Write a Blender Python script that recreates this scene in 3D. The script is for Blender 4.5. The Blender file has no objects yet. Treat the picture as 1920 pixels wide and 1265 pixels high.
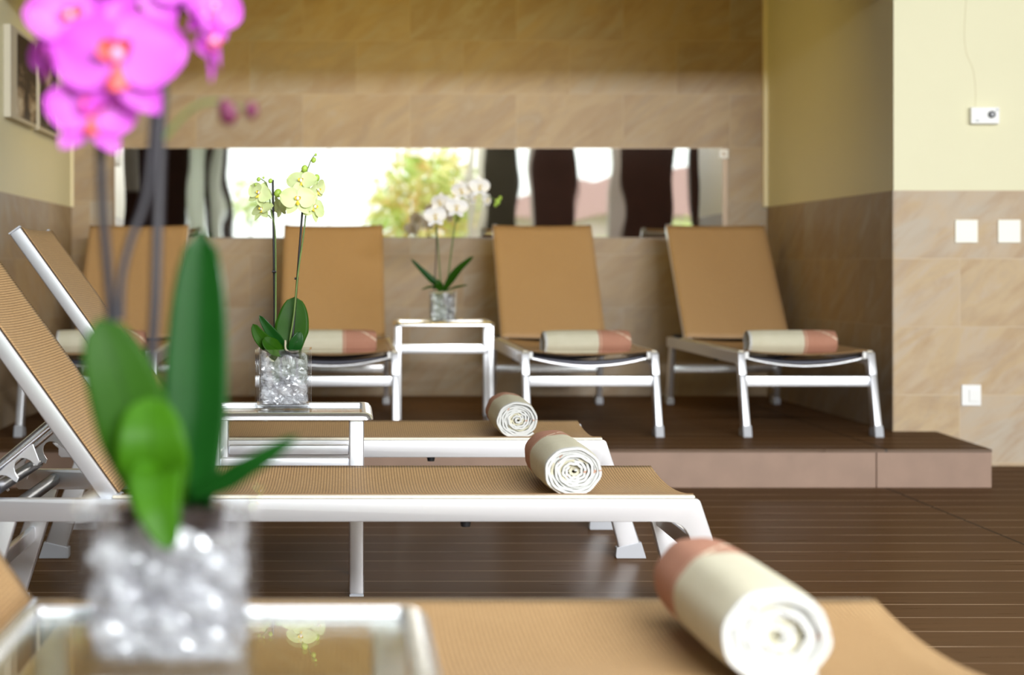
import bpy, bmesh, math, random
from mathutils import Vector, Matrix, Euler

PI = math.pi
sc = bpy.context.scene
COL = sc.collection

# ------------------------------------------------------------------ camera
F = 3209.0            # focal length in pixels of a 1920 px wide frame
H = 0.93              # camera height
U0, V0 = 650.0, 500.0  # principal point
cam_d = bpy.data.cameras.new('camera')
cam = bpy.data.objects.new('camera', cam_d)
COL.objects.link(cam)
cam.location = (0, 0, H)
cam.rotation_euler = (PI / 2, 0, 0)
cam_d.sensor_width = 36.0
cam_d.sensor_fit = 'HORIZONTAL'
cam_d.lens = 36.0 * F / 1920.0
cam_d.shift_x = (960 - U0) / 1920.0
cam_d.shift_y = (V0 - 632.5) / 1920.0
cam_d.clip_start = 0.05
cam_d.clip_end = 200
cam_d.dof.use_dof = True
cam_d.dof.focus_distance = 4.75
cam_d.dof.aperture_fstop = 2.5
sc.camera = cam

# ------------------------------------------------------------------ world, exposure
w = bpy.data.worlds.new('world')
sc.world = w
w.use_nodes = True
bg = w.node_tree.nodes['Background']
bg.inputs[0].default_value = (0.93, 0.97, 1.0, 1)
bg.inputs[1].default_value = 2.7
vs = sc.view_settings
vs.view_transform = 'Standard'
vs.look = 'None'
vs.exposure = 0.0
vs.gamma = 1.0
vs.use_curve_mapping = False


def area(name, loc, target, sx, sy, power, color=(1, 1, 1)):
    d = bpy.data.lights.new(name, 'AREA')
    d.shape = 'RECTANGLE'
    d.size, d.size_y = sx, sy
    d.energy = power
    d.color = color
    o = bpy.data.objects.new(name, d)
    COL.objects.link(o)
    o.location = loc
    dirv = Vector(target) - Vector(loc)
    o.rotation_euler = dirv.to_track_quat('-Z', 'Y').to_euler()
    return o


# daylight entering through the tall glazing at the right of the rear wall
area('daylight_tall_window', (7.4, -3.3, 1.75), (3.0, 8, 1.2), 3.6, 2.9, 330, (0.97, 0.985, 1.0))
area('added_key_light', (2.7, -3.3, 3.25), (1.6, 8, 0.9), 3.8, 0.75, 800, (0.97, 0.985, 1.0))  # unseen high source added as the main light
# warm concealed lamps along the top of the niche
area('niche_cove_lamp', (0.30, 8.4, 2.57), (0.30, 10.2, 1.95), 2.2, 0.12, 24.0, (1.0, 0.72, 0.16))
area('added_overhead_fill', (1.2, 1.5, 3.74), (1.2, 1.5, 0), 3.6, 3.0, 45, (0.97, 0.98, 1.0))  # unseen overhead fill, added to brighten upward-facing surfaces

# ------------------------------------------------------------------ helpers


def P(u, v, Y):
    """world point seen at pixel (u, v) of the 1920x1265 frame at depth Y"""
    return Vector(((u - U0) * Y / F, Y, H - (v - V0) * Y / F))


def tag(o, label=None, cat=None, group=None, kind=None):
    if label:
        o['label'] = label
    if cat:
        o['category'] = cat
    if group:
        o['group'] = group
    if kind:
        o['kind'] = kind
    return o


def empty(name, loc, rz=0.0):
    o = bpy.data.objects.new(name, None)
    o.empty_display_size = 0.1
    COL.objects.link(o)
    o.location = loc
    o.rotation_euler = (0, 0, rz)
    return o


class MB:
    def __init__(s):
        s.v, s.f, s.uv = [], [], None

    def add(s, verts, faces, uvs=None):
        n = len(s.v)
        s.v += [tuple(p) for p in verts]
        s.f += [tuple(i + n for i in f) for f in faces]
        if uvs is not None:
            s.uv = (s.uv or []) + list(uvs)
        return s

    def box(s, x0, x1, y0, y1, z0, z1):
        vs_ = [(x, y, z) for z in (z0, z1) for y in (y0, y1) for x in (x0, x1)]
        return s.add(vs_, [(0, 2, 3, 1), (4, 5, 7, 6), (0, 1, 5, 4), (2, 6, 7, 3), (0, 4, 6, 2), (1, 3, 7, 5)])

    def prism(s, poly, a0, a1, axis='y'):
        """poly of (p, q) pairs extruded along axis"""
        n = len(poly)

        def mk(p, q, a):
            return {'y': (p, a, q), 'x': (a, p, q), 'z': (p, q, a)}[axis]
        vs_ = [mk(p, q, a0) for p, q in poly] + [mk(p, q, a1) for p, q in poly]
        fs = [tuple(range(n)), tuple(range(2 * n - 1, n - 1, -1))]
        fs += [(i, i + n, (i + 1) % n + n, (i + 1) % n) for i in range(n)]
        return s.add(vs_, fs)

    def tube(s, pts, r, seg=10, caps=True, flat=1.0):
        pts = [Vector(p) for p in pts]
        n = len(pts)
        rs = r if isinstance(r, (list, tuple)) else [r] * n
        vs_, fs = [], []
        t0 = (pts[1] - pts[0]).normalized()
        up = Vector((0, 0, 1)) if abs(t0.z) < 0.9 else Vector((0, 1, 0))
        nrm = (up - t0 * up.dot(t0)).normalized()
        for i, p in enumerate(pts):
            t = (pts[min(i + 1, n - 1)] - pts[max(i - 1, 0)]).normalized()
            nrm = (nrm - t * nrm.dot(t)).normalized()
            b = t.cross(nrm)
            for k in range(seg):
                a = 2 * PI * k / seg
                vs_.append(p + nrm * math.cos(a) * rs[i] + b * math.sin(a) * rs[i] * flat)
        for i in range(n - 1):
            for k in range(seg):
                k2 = (k + 1) % seg
                fs.append((i * seg + k, i * seg + k2, (i + 1) * seg + k2, (i + 1) * seg + k))
        if caps:
            fs.append(tuple(range(seg - 1, -1, -1)))
            fs.append(tuple(range((n - 1) * seg, n * seg)))
        return s.add(vs_, fs)

    def grid(s, fn, nu, nv, uvfn=None):
        vs_, fs, uvs = [], [], []
        for j in range(nv + 1):
            for i in range(nu + 1):
                vs_.append(fn(i / nu, j / nv))
                uvs.append(uvfn(i / nu, j / nv) if uvfn else (i / nu, j / nv))
        for j in range(nv):
            for i in range(nu):
                a = j * (nu + 1) + i
                fs.append((a, a + 1, a + nu + 2, a + nu + 1))
        return s.add(vs_, fs, uvs)

    def ball(s, c, r, nu=12, nv=8, sc_=(1, 1, 1), rot=None):
        c = Vector(c)
        vs_, fs = [], []
        for j in range(1, nv):
            for i in range(nu):
                th, ph = PI * j / nv, 2 * PI * i / nu
                p = Vector((math.sin(th) * math.cos(ph) * sc_[0], math.sin(th) * math.sin(ph) * sc_[1], math.cos(th) * sc_[2])) * r
                vs_.append(p)
        top, bot = len(vs_), len(vs_) + 1
        vs_ += [Vector((0, 0, r * sc_[2])), Vector((0, 0, -r * sc_[2]))]
        if rot is not None:
            vs_ = [rot @ p for p in vs_]
        vs_ = [p + c for p in vs_]
        for j in range(nv - 2):
            for i in range(nu):
                i2 = (i + 1) % nu
                fs.append((j * nu + i, (j + 1) * nu + i, (j + 1) * nu + i2, j * nu + i2))
        for i in range(nu):
            fs.append((top, i, (i + 1) % nu))
            fs.append((bot, (nv - 2) * nu + (i + 1) % nu, (nv - 2) * nu + i))
        return s.add(vs_, fs)

    def build(s, name, mat, parent=None, smooth=False, bevel=0.0, weld=False, solid=0.0, seg=2, sub=0, auto=None):
        me = bpy.data.meshes.new(name)
        me.from_pydata(s.v, [], s.f)
        if s.uv is not None and len(s.uv) == len(s.v):
            lay = me.uv_layers.new(name='UVMap')
            for lp in me.loops:
                lay.data[lp.index].uv = s.uv[lp.vertex_index]
        bm = bmesh.new()
        bm.from_mesh(me)
        if weld:
            bmesh.ops.remove_doubles(bm, verts=bm.verts, dist=1e-5)
            bmesh.ops.dissolve_degenerate(bm, edges=bm.edges, dist=1e-6)
        bmesh.ops.recalc_face_normals(bm, faces=bm.faces)
        if bevel:
            es = [e for e in bm.edges if e.is_manifold and e.calc_face_angle(0) > 0.5]
            bmesh.ops.bevel(bm, geom=es, offset=bevel, segments=seg, profile=0.6, affect='EDGES', clamp_overlap=True)
        if auto is not None:
            for e in bm.edges:
                if e.is_manifold and e.calc_face_angle(0) > auto:
                    e.smooth = False
            smooth = True
        for f in bm.faces:
            f.smooth = smooth
        bm.to_mesh(me)
        bm.free()
        me.materials.append(mat)
        o = bpy.data.objects.new(name, me)
        COL.objects.link(o)
        if parent:
            o.parent = parent
        if solid:
            m = o.modifiers.new('solid', 'SOLIDIFY')
            m.thickness = solid
            m.offset = 0
        if sub:
            m = o.modifiers.new('sub', 'SUBSURF')
            m.levels = m.render_levels = sub
        return o


def copy_tree(o, parent=None):
    c = o.copy()
    COL.objects.link(c)
    c.parent = parent
    if parent is not None:
        c.matrix_parent_inverse = o.matrix_parent_inverse.copy()
    for ch in list(o.children):
        copy_tree(ch, c)
    return c


def catmull(pts, n):
    pts = [Vector(p) for p in pts]
    q = [pts[0] * 2 - pts[1]] + pts + [pts[-1] * 2 - pts[-2]]
    out = []
    m = len(pts) - 1
    for i in range(n + 1):
        t = i / n * m
        k = min(int(t), m - 1)
        t -= k
        a, b, c, d = q[k], q[k + 1], q[k + 2], q[k + 3]
        out.append(0.5 * ((2 * b) + (c - a) * t + (2 * a - 5 * b + 4 * c - d) * t * t + (3 * b - a - 3 * c + d) * t ** 3))
    return out


# ------------------------------------------------------------------ materials
class N:
    """small node graph helper"""

    def __init__(s, name):
        s.m = bpy.data.materials.new(name)
        s.m.use_nodes = True
        s.t = s.m.node_tree
        s.t.nodes.clear()
        s.out = s.t.nodes.new('ShaderNodeOutputMaterial')

    def n(s, typ, ins=None, **kw):
        nd = s.t.nodes.new('ShaderNode' + typ)
        for k, v in kw.items():
            setattr(nd, k, v)
        for k, v in (ins or {}).items():
            s.set(nd, k, v)
        return nd

    def set(s, nd, k, v):
        sock = nd.inputs[k]
        if isinstance(v, bpy.types.NodeSocket):
            s.t.links.new(v, sock)
        elif isinstance(v, bpy.types.Node):
            s.t.links.new(v.outputs[0], sock)
        else:
            if sock.type == 'RGBA' and isinstance(v, (tuple, list)) and len(v) == 3:
                v = (*v, 1)
            sock.default_value = v

    def math(s, op, a, b=0.0, c=None):
        nd = s.n('Math', operation=op)
        s.set(nd, 0, a)
        s.set(nd, 1, b)
        if c is not None:
            s.set(nd, 2, c)
        return nd.outputs[0]

    def mix(s, fac, a, b, blend='MIX'):
        nd = s.n('Mix', data_type='RGBA', blend_type=blend)
        s.set(nd, 0, fac)
        s.set(nd, 6, a)
        s.set(nd, 7, b)
        return nd.outputs[2]

    def ramp(s, fac, stops):
        nd = s.n('ValToRGB')
        s.set(nd, 0, fac)
        cr = nd.color_ramp
        while len(cr.elements) < len(stops):
            cr.elements.new(0.5)
        for e, (p, c) in zip(cr.elements, stops):
            e.position = p
            e.color = c if len(c) == 4 else (*c, 1)
        return nd.outputs[0]

    def noise(s, vec=None, scale=5, detail=3, rough=0.5, dist=0.0):
        nd = s.n('TexNoise', {'Scale': scale, 'Detail': detail, 'Roughness': rough, 'Distortion': dist})
        if vec is not None:
            s.set(nd, 'Vector', vec)
        return nd.outputs[0]

    def bump(s, h, strength=0.3, dist=0.01):
        return s.n('Bump', {'Strength': strength, 'Distance': dist, 'Height': h}).outputs[0]

    def obj(s):
        return s.n('TexCoord').outputs['Object']

    def uv(s):
        return s.n('TexCoord').outputs['UV']

    def pos(s):
        return s.n('NewGeometry').outputs['Position']

    def sep(s, v):
        nd = s.n('SeparateXYZ', {0: v})
        return nd.outputs[0], nd.outputs[1], nd.outputs[2]

    def comb(s, x, y, z=0.0):
        nd = s.n('CombineXYZ')
        for i, a in enumerate((x, y, z)):
            s.set(nd, i, a)
        return nd.outputs[0]

    def pbsdf(s, color, rough=0.5, metal=0.0, normal=None, **kw):
        b = s.n('BsdfPrincipled')
        s.set(b, 'Base Color', color)
        s.set(b, 'Roughness', rough)
        s.set(b, 'Metallic', metal)
        if normal is not None:
            s.set(b, 'Normal', normal)
        for k, v in kw.items():
            s.set(b, k.replace('_', ' '), v)
        return b

    def done(s, shader):
        s.t.links.new(shader.outputs[0] if isinstance(shader, bpy.types.Node) else shader, s.out.inputs[0])
        return s.m


def simple(name, color, rough=0.5, metal=0.0, var=0.0, scale=8, **kw):
    g = N(name)
    c = (*color, 1)
    if var:
        nz = g.noise(g.obj(), scale, 3)
        c = g.mix(nz, tuple(x * (1 - var) for x in color) + (1,), tuple(min(1, x * (1 + var)) for x in color) + (1,))
    return g.done(g.pbsdf(c, rough, metal, **kw))


M = {}
M['silver'] = simple('silver_paint', (0.90, 0.915, 0.96), 0.28, 0.8)
M['alu'] = simple('brushed_aluminium', (0.86, 0.87, 0.90), 0.25, 0.95)
M['grey_plastic'] = simple('grey_plastic', (0.42, 0.43, 0.46), 0.5)
M['dark_metal'] = simple('dark_metal', (0.06, 0.06, 0.075), 0.35, 0.5)
M['black'] = simple('black_plastic', (0.012, 0.012, 0.014), 0.4)
M['white_plastic'] = simple('white_plastic', (0.85, 0.85, 0.83), 0.35)
M['ivory_plastic'] = simple('ivory_plastic', (0.90, 0.89, 0.78), 0.4)
M['leaf'] = None


def tile_mat(name, axis, dado_z=None, x_off=0.0, shade=1.0):
    """sandstone tiles 0.636 x 0.318 m; axis 'x' or 'y' is the horizontal direction of the wall.
    Above dado_z the wall is plain cream paint."""
    g = N(name)
    px, py, pz = g.sep(g.pos())
    h = px if axis == 'x' else py
    vec = g.comb(g.math('ADD', h, x_off), g.math('SUBTRACT', pz, 0.014 if dado_z else 0.05))
    br = g.n('TexBrick', {'Vector': vec, 'Color1': (0, 0, 0), 'Color2': (1, 1, 1), 'Mortar': (0.5, 0.5, 0.5), 'Scale': 1.0,
                          'Mortar Size': 0.0028, 'Mortar Smooth': 0.2, 'Brick Width': 0.636, 'Row Height': 0.318})
    br.offset = 0.5
    rnd = br.outputs['Color']
    # every tile shifts the vein pattern
    v3 = g.n('VectorMath', {0: g.pos(), 1: g.n('VectorMath', {0: rnd, 1: (3.1, 5.7, 9.3)}, operation='MULTIPLY').outputs[0]}, operation='ADD').outputs[0]
    rot = g.n('Mapping', {'Vector': v3, 'Rotation': (0.15, 0.62, 0.1) if axis == 'x' else (0.62, 0.15, 0.1)}).outputs[0]
    mp = g.n('Mapping', {'Vector': rot, 'Scale': (1.0, 1.0, 3.0)}).outputs[0]
    big = g.noise(mp, 2.0, 5, 0.6, 1.5)
    fine = g.noise(mp, 2.1, 6, 0.6, 1.3)
    t = g.math('ADD', g.math('MULTIPLY', big, 0.75), g.math('MULTIPLY', rnd, 0.42))
    c = g.ramp(t, [(0.30, (0.47, 0.41, 0.335)), (0.45, (0.49, 0.39, 0.28)), (0.57, (0.50, 0.375, 0.225)), (0.70, (0.43, 0.33, 0.225)), (0.85, (0.49, 0.42, 0.34))])
    c = g.mix(g.ramp(fine, [(0.44, (0, 0, 0)), (0.70, (0.6,) * 3)]), c, (0.36, 0.225, 0.115))
    mortar = g.math('MULTIPLY', br.outputs['Fac'], 0.4)
    c = g.mix(mortar, c, (0.62, 0.52, 0.40))
    nb = g.bump(g.math('SUBTRACT', g.math('MULTIPLY', fine, 0.3), br.outputs['Fac']), 0.25, 0.004)
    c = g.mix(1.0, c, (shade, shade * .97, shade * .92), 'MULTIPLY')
    if dado_z:
        paint = g.mix(g.noise(g.pos(), 3, 4), (0.73, 0.695, 0.47), (0.77, 0.735, 0.505))
        up = g.math('GREATER_THAN', pz, dado_z)
        c = g.mix(up, c, paint)
        return g.done(g.pbsdf(c, 0.55, 0, nb))
    return g.done(g.pbsdf(c, 0.5, 0, nb))


M['tile_back'] = tile_mat('sandstone_tiles_back', 'x', None, 0.26, 0.76)  # tile colour darkened to stand in for weaker daylight in the niche
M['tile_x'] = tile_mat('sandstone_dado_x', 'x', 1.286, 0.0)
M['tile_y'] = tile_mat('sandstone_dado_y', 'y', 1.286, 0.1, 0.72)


def deck_mat(name, base, pitch=0.1745, off=0.0, line=(0.38, 0.26, 0.17)):
    g = N(name)
    px, py, pz = g.sep(g.pos())
    t = g.math('DIVIDE', g.math('ADD', py, off), pitch)
    fr = g.math('FRACT', t)
    idx = g.math('FLOOR', t)
    rnd = g.n('TexWhiteNoise', {'W': idx}, noise_dimensions='1D').outputs[0]
    ln = g.math('LESS_THAN', fr, 0.045)
    mp = g.n('Mapping', {'Vector': g.pos(), 'Scale': (1.2, 14, 1)}).outputs[0]
    gr = g.noise(mp, 3, 6, 0.6)
    fine = g.noise(g.n('Mapping', {'Vector': g.pos(), 'Scale': (4, 220, 1)}).outputs[0], 2, 2, 0.5)
    k = g.math('ADD', g.math('MULTIPLY', gr, 0.8), g.math('MULTIPLY', rnd, 0.25))
    c = g.mix(k, tuple(x * 0.72 for x in base) + (1,), tuple(x * 1.3 for x in base) + (1,))
    # groove line painted pale for light reflected off board edges, broken here and there
    br = g.ramp(g.noise(g.n('Mapping', {'Vector': g.pos(), 'Scale': (1.5, 6, 1)}).outputs[0], 2, 2), [(0.35, (0.25, 0.25, 0.25)), (0.6, (1, 1, 1))])
    c = g.mix(g.math('MULTIPLY', ln, br), c, line)
    seam = g.math('LESS_THAN', g.math('ABSOLUTE', g.math('SUBTRACT', px, 2.27)), 0.004)
    c = g.mix(seam, c, (0.01, 0.007, 0.005))
    nb = g.bump(g.math('MULTIPLY', ln, -1.0), 0.2, 0.002)
    r = g.math('ADD', g.math('MULTIPLY', gr, 0.16), 0.22)
    df = g.n('BsdfDiffuse', {'Color': c, 'Normal': nb})
    gl = g.n('BsdfGlossy', {'Color': (1, 0.97, 0.93), 'Roughness': r, 'Normal': nb})
    return g.done(g.n('MixShader', {0: 0.055, 1: df, 2: gl}))


M['floor'] = deck_mat('brown_deck', (0.102, 0.050, 0.020))
M['riser'] = simple('riser_board', (0.29, 0.185, 0.13), 0.5, 0, 0.18, 9)
M['cream'] = simple('cream_paint', (0.82, 0.78, 0.54), 0.6)
M['ceiling'] = simple('darkened_ceiling', (0.30, 0.28, 0.24), 0.7)  # unseen ceiling, toned down to cut bounce light
M['dark_wood'] = simple('dark_brown_wood', (0.028, 0.009, 0.005), 0.6, 0, 0.3, 4, Specular_IOR_Level=0.2)
M['olive_dark'] = simple('dark_olive_panel', (0.03, 0.026, 0.015), 0.6, Specular_IOR_Level=0.2)
M['grey_post'] = simple('grey_post', (0.40, 0.37, 0.36), 0.5)
M['pale_post'] = simple('pale_post', (0.72, 0.74, 0.66), 0.5)


def mirror_mat():
    g = N('wavy_mirror')
    mp = g.n('Mapping', {'Vector': g.pos(), 'Scale': (1, 1, 0.7)}).outputs[0]
    nb = g.bump(g.noise(mp, 3.2, 1, 0.4), 0.06, 0.02)
    return g.done(g.pbsdf((0.80, 0.79, 0.74), 0.015, 1.0, nb))


M['mirror'] = mirror_mat()


def glass_mat(name, tint=(0.97, 0.98, 0.98), refl=1.0, ior=1.5, rough=0.0):
    g = N(name)
    bf = g.n('NewGeometry').outputs['Backfacing']
    # the same reflectance from both sides of the thin wall
    eta = g.math('ADD', g.math('MULTIPLY', bf, 1.0 / ior - ior), ior)
    fr = g.n('Fresnel', {'IOR': eta}).outputs[0]
    tr = g.n('BsdfTransparent', {'Color': tint})
    gl = g.n('BsdfGlossy', {'Color': (1, 1, 1), 'Roughness': rough})
    mx = g.n('MixShader', {0: g.math('MULTIPLY', fr, refl), 1: tr, 2: gl})
    return g.done(mx)


M['glass'] = glass_mat('clear_glass', (0.95, 0.96, 0.965), 1.0, 1.5)
M['pane'] = glass_mat('window_pane', (0.96, 0.98, 0.97), 0.6, 1.45)
M['table_glass'] = glass_mat('table_glass', (0.86, 0.88, 0.86), 1.0, 1.6)


def cello_mat(name, dens=0.42):
    g = N(name)
    nz = g.noise(g.obj(), 30, 3, 0.6)
    tr = g.n('BsdfTransparent', {'Color': (0.97, 0.97, 0.99)})
    gl = g.n('BsdfGlossy', {'Color': (1, 1, 1), 'Roughness': 0.2})
    df = g.n('BsdfDiffuse', {'Color': (0.95, 0.95, 0.98)})
    tl = g.n('BsdfTranslucent', {'Color': (0.95, 0.95, 0.98)})
    dd = g.n('MixShader', {0: 0.5, 1: df, 2: tl})
    b = g.n('MixShader', {0: 0.22, 1: dd, 2: gl})
    fac = g.ramp(nz, [(0.36, (0.16,) * 3), (0.64, (dens + 0.28,) * 3)])
    return g.done(g.n('MixShader', {0: fac, 1: tr, 2: b}))


M['cello'] = cello_mat('crumpled_cellophane')


def fabric_mat():
    g = N('tan_mesh_fabric')
    br = g.n('TexBrick', {'Vector': g.uv(), 'Color1': (0.62, 0.39, 0.18), 'Color2': (0.70, 0.455, 0.22), 'Mortar': (0.17, 0.085, 0.03), 'Scale': 1.0,
                          'Mortar Size': 0.0013, 'Mortar Smooth': 0.3, 'Brick Width': 0.0075, 'Row Height': 0.0052})
    br.offset = 0.0
    big = g.noise(g.uv(), 3, 3)
    c = g.mix(g.math('MULTIPLY', big, 0.2), br.outputs['Color'], (0.52, 0.355, 0.18))
    nb = g.bump(br.outputs['Fac'], -0.5, 0.0015)
    return g.done(g.pbsdf(c, 0.62, 0, nb))


M['fabric'] = fabric_mat()
M['fabric_edge'] = simple('fabric_piping', (0.74, 0.68, 0.55), 0.6, 0, 0.2, 120)


def towel_mat(name, L, split, flip=False):
    """beige terry roll whose far end carries a terracotta band with pale lines"""
    g = N(name)
    x, y, z = g.sep(g.obj())
    ang = g.math('ARCTAN2', g.math('SUBTRACT', z, 0.065), x)
    nz = g.noise(g.obj(), 160, 3, 0.6)
    nz2 = g.noise(g.obj(), 14, 3, 0.5)
    beige = g.mix(nz2, (0.51, 0.475, 0.33), (0.60, 0.57, 0.44))
    terra = g.mix(nz2, (0.34, 0.125, 0.068), (0.42, 0.17, 0.095))
    band = g.math('GREATER_THAN', y, L * split)
    c = g.mix(band, beige, terra)
    # pale edge line and a broken diagonal stripe inside the band
    e = g.math('LESS_THAN', g.math('ABSOLUTE', g.math('SUBTRACT', y, L * split + 0.012)), 0.0022)
    dg = g.math('LESS_THAN', g.math('ABSOLUTE', g.math('SUBTRACT', y, g.math('ADD', g.math('MULTIPLY', ang, -0.085), L * split + 0.185))), 0.0055)
    dash = g.math('GREATER_THAN', g.math('FRACT', g.math('MULTIPLY', ang, 1.9)), 0.14)
    dg = g.math('MULTIPLY', g.math('MULTIPLY', dg, dash), band)
    c = g.mix(g.math('MULTIPLY', e, 0.5), c, (0.75, 0.62, 0.45))
    c = g.mix(g.math('MULTIPLY', dg, 0.8), c, (0.80, 0.68, 0.50))
    # the folded edge seen at the end of the roll is the pale selvedge
    face = g.math('LESS_THAN', y, 0.009)
    c = g.mix(g.math('MULTIPLY', face, 0.9), c, g.mix(g.math('GREATER_THAN', g.noise(g.n('Mapping', {'Vector': g.obj(), 'Scale': (1, .2, 1)}).outputs[0], 42, 2), 0.66), (0.53, 0.54, 0.54), (0.42, 0.20, 0.13)))
    c = g.mix(g.math('MULTIPLY', nz, 0.15), c, (0.85, 0.82, 0.72))
    nb = g.bump(nz, 0.5, 0.002)
    return g.done(g.pbsdf(c, 0.9, 0, nb))


TL = 0.44
M['towel'] = towel_mat('striped_towel', TL, 0.62)


def petal_mat(name, inner, outer, vein, tr=0.35):
    g = N(name)
    u, v, _ = g.sep(g.uv())
    d = g.math('ABSOLUTE', g.math('SUBTRACT', v, 0.5))
    veins = g.n('TexWave', {'Vector': g.comb(g.math('MULTIPLY', v, 1.0), g.math('MULTIPLY', u, 0.15)), 'Scale': 7.0, 'Distortion': 1.2, 'Detail': 2.0}).outputs[1]
    c = g.mix(g.math('POWER', u, 0.8), inner, outer)
    c = g.mix(g.math('MULTIPLY', veins, 0.22), c, vein)
    p = g.pbsdf(c, 0.5)
    t = g.n('BsdfTranslucent', {'Color': c})
    return g.done(g.n('MixShader', {0: tr, 1: p, 2: t}))


M['petal_purple'] = petal_mat('magenta_petal', (0.72, 0.17, 0.76), (0.66, 0.07, 0.70), (0.42, 0.015, 0.42), 0.2)
M['petal_plum'] = simple('plum_bud', (0.12, 0.008, 0.05), 0.45)
M['petal_yellow'] = petal_mat('lime_yellow_petal', (0.80, 0.87, 0.52), (0.68, 0.80, 0.36), (0.54, 0.72, 0.24), 0.22)
M['petal_white'] = petal_mat('white_petal', (0.92, 0.91, 0.88), (0.95, 0.94, 0.93), (0.90, 0.88, 0.88), 0.12)
M['lip_red'] = simple('coral_lip', (0.80, 0.12, 0.10), 0.45, 0, 0.3, 60)
M['lip_gold'] = simple('golden_lip', (0.92, 0.58, 0.05), 0.45, 0, 0.4, 90)
M['column_white'] = simple('white_column', (0.9, 0.86, 0.88), 0.4)
M['bud_green'] = simple('green_bud', (0.35, 0.52, 0.07), 0.45, 0, 0.2, 40)
M['stem'] = simple('green_stem', (0.10, 0.16, 0.035), 0.5, 0, 0.3, 40)
M['stem_dark'] = simple('dark_stem', (0.022, 0.020, 0.026), 0.5, 0, 0.3, 40)
M['stake'] = simple('black_stake', (0.010, 0.009, 0.012), 0.4)
M['root'] = simple('orchid_root', (0.42, 0.38, 0.27), 0.7, 0, 0.3, 50)
M['pot'] = glass_mat('smoky_inner_pot', (0.45, 0.43, 0.46), 1.0, 1.5, 0.1)
M['bark'] = simple('bark_mix', (0.06, 0.045, 0.035), 0.8, 0, 0.5, 60)


def leaf_mat(name, c0, c1, rough=0.42, spec=0.10):
    g = N(name)
    u, v, _ = g.sep(g.uv())
    mid = g.math('LESS_THAN', g.math('ABSOLUTE', g.math('SUBTRACT', v, 0.5)), 0.02)
    c = g.mix(g.noise(g.obj(), 18, 3), c0, c1)
    c = g.mix(g.math('MULTIPLY', mid, 0.5), c, tuple(x * 0.5 for x in c0))
    p = g.pbsdf(c, rough, Specular_IOR_Level=spec)
    t = g.n('BsdfTranslucent', {'Color': c})
    return g.done(g.n('MixShader', {0: 0.12, 1: p, 2: t}))


M['leaf'] = leaf_mat('orchid_leaf', (0.012, 0.050, 0.002), (0.024, 0.088, 0.003))
M['leaf_light'] = leaf_mat('young_orchid_leaf', (0.026, 0.100, 0.003), (0.045, 0.145, 0.004))
M['leaf_dark'] = leaf_mat('dark_orchid_leaf', (0.005, 0.045, 0.005), (0.009, 0.07, 0.008), 0.28, 0.25)

# ------------------------------------------------------------------ the room
XL, XR = -1.64, 2.53       # niche side walls
YB = 10.2                  # niche back wall
YF = 7.99                  # wall plane either side of the niche
HP = 0.162                 # platform height
YP = 7.2                   # platform front
RX0, RX1, RY = -5.0, 10.0, -3.5
CEIL = 3.8


def struct(name, mb, mat, **kw):
    return tag(mb.build(name, mat, **kw), kind='structure')


struct('floor', MB().box(RX0 - .1, RX1 + .1, RY - .1, YF + .3, -0.1, 0.0), M['floor'])
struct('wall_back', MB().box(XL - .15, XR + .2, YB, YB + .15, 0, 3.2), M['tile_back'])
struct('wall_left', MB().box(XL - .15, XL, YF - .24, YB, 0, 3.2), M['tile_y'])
m = MB()
m.prism([(2.553, YF), (2.75, YF + .001), (2.75, YB), (2.505, YB)], 0, 3.2, 'z')
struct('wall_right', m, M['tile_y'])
struct('wall_front_right', MB().box(2.553, RX1, YF - .001, YF + .15, 0, CEIL), M['tile_x'])
struct('wall_front_left', MB().box(RX0, XL - .001, YF - .24, YF - .09, 0, CEIL), M['tile_x'])
struct('wall_niche_shade_lintel', MB().box(XL, 2.56, YF, YF + .15, 2.23, CEIL), M['cream'])  # unseen lintel, dropped low to shade the upper niche
struct('ceiling_niche', MB().box(XL - .1, 2.7, YF + .15, YB + .1, 2.6, 2.7), M['ceiling'])
# ceiling with an opening for the added overhead fill
cz = (CEIL, CEIL + .1)
struct('ceiling', MB().box(RX0, RX1, 3.1, YF + .2, *cz).box(RX0, RX1, RY, -.1, *cz).box(RX0, -.7, -.1, 3.1, *cz).box(3.1, RX1, -.1, 3.1, *cz), M['ceiling'])
struct('wall_side_left', MB().box(RX0 - .1, RX0, RY, YF + .1, 0, CEIL), M['dark_wood'])
struct('wall_side_right', MB().box(RX1, RX1 + .1, RY, YF + .1, 0, CEIL), M['dark_wood'])

# the low platform: deck top and a pale front board in two lengths
struct('platform', MB().prism([(XL, YP + .02), (2.70, YP + .02), (2.74, YF), (2.56, YF), (2.506, YB), (XL, YB)], 0, HP - .012, 'z'), M['riser'])
struct('platform_deck', MB().prism([(XL, YP), (2.715, YP), (2.752, YF), (2.553, YF), (2.506, YB), (XL, YB)], HP - .012, HP, 'z'), M['floor'])
for i, (a, b) in enumerate(((XL, 2.228), (2.232, 2.715))):
    struct('trim_%d' % (i + 1), MB().box(a, b, YP + .004, YP + .022, 0, HP - .012), M['riser'], bevel=.002)

M['bead'] = simple('cream_corner_bead', (0.80, 0.72, 0.50), 0.6)
struct('trim_8', MB().box(2.478, 2.504, YB - .03, YB, 1.286, 2.6), M['bead'])
struct('trim_9', MB().box(XL, XL + .014, YB - .02, YB, 1.286, 2.6), M['bead'])
struct('trim_10', MB().box(2.548, 2.556, YF - .004, YF + .004, HP, 1.286), M['tile_back'])
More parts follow.
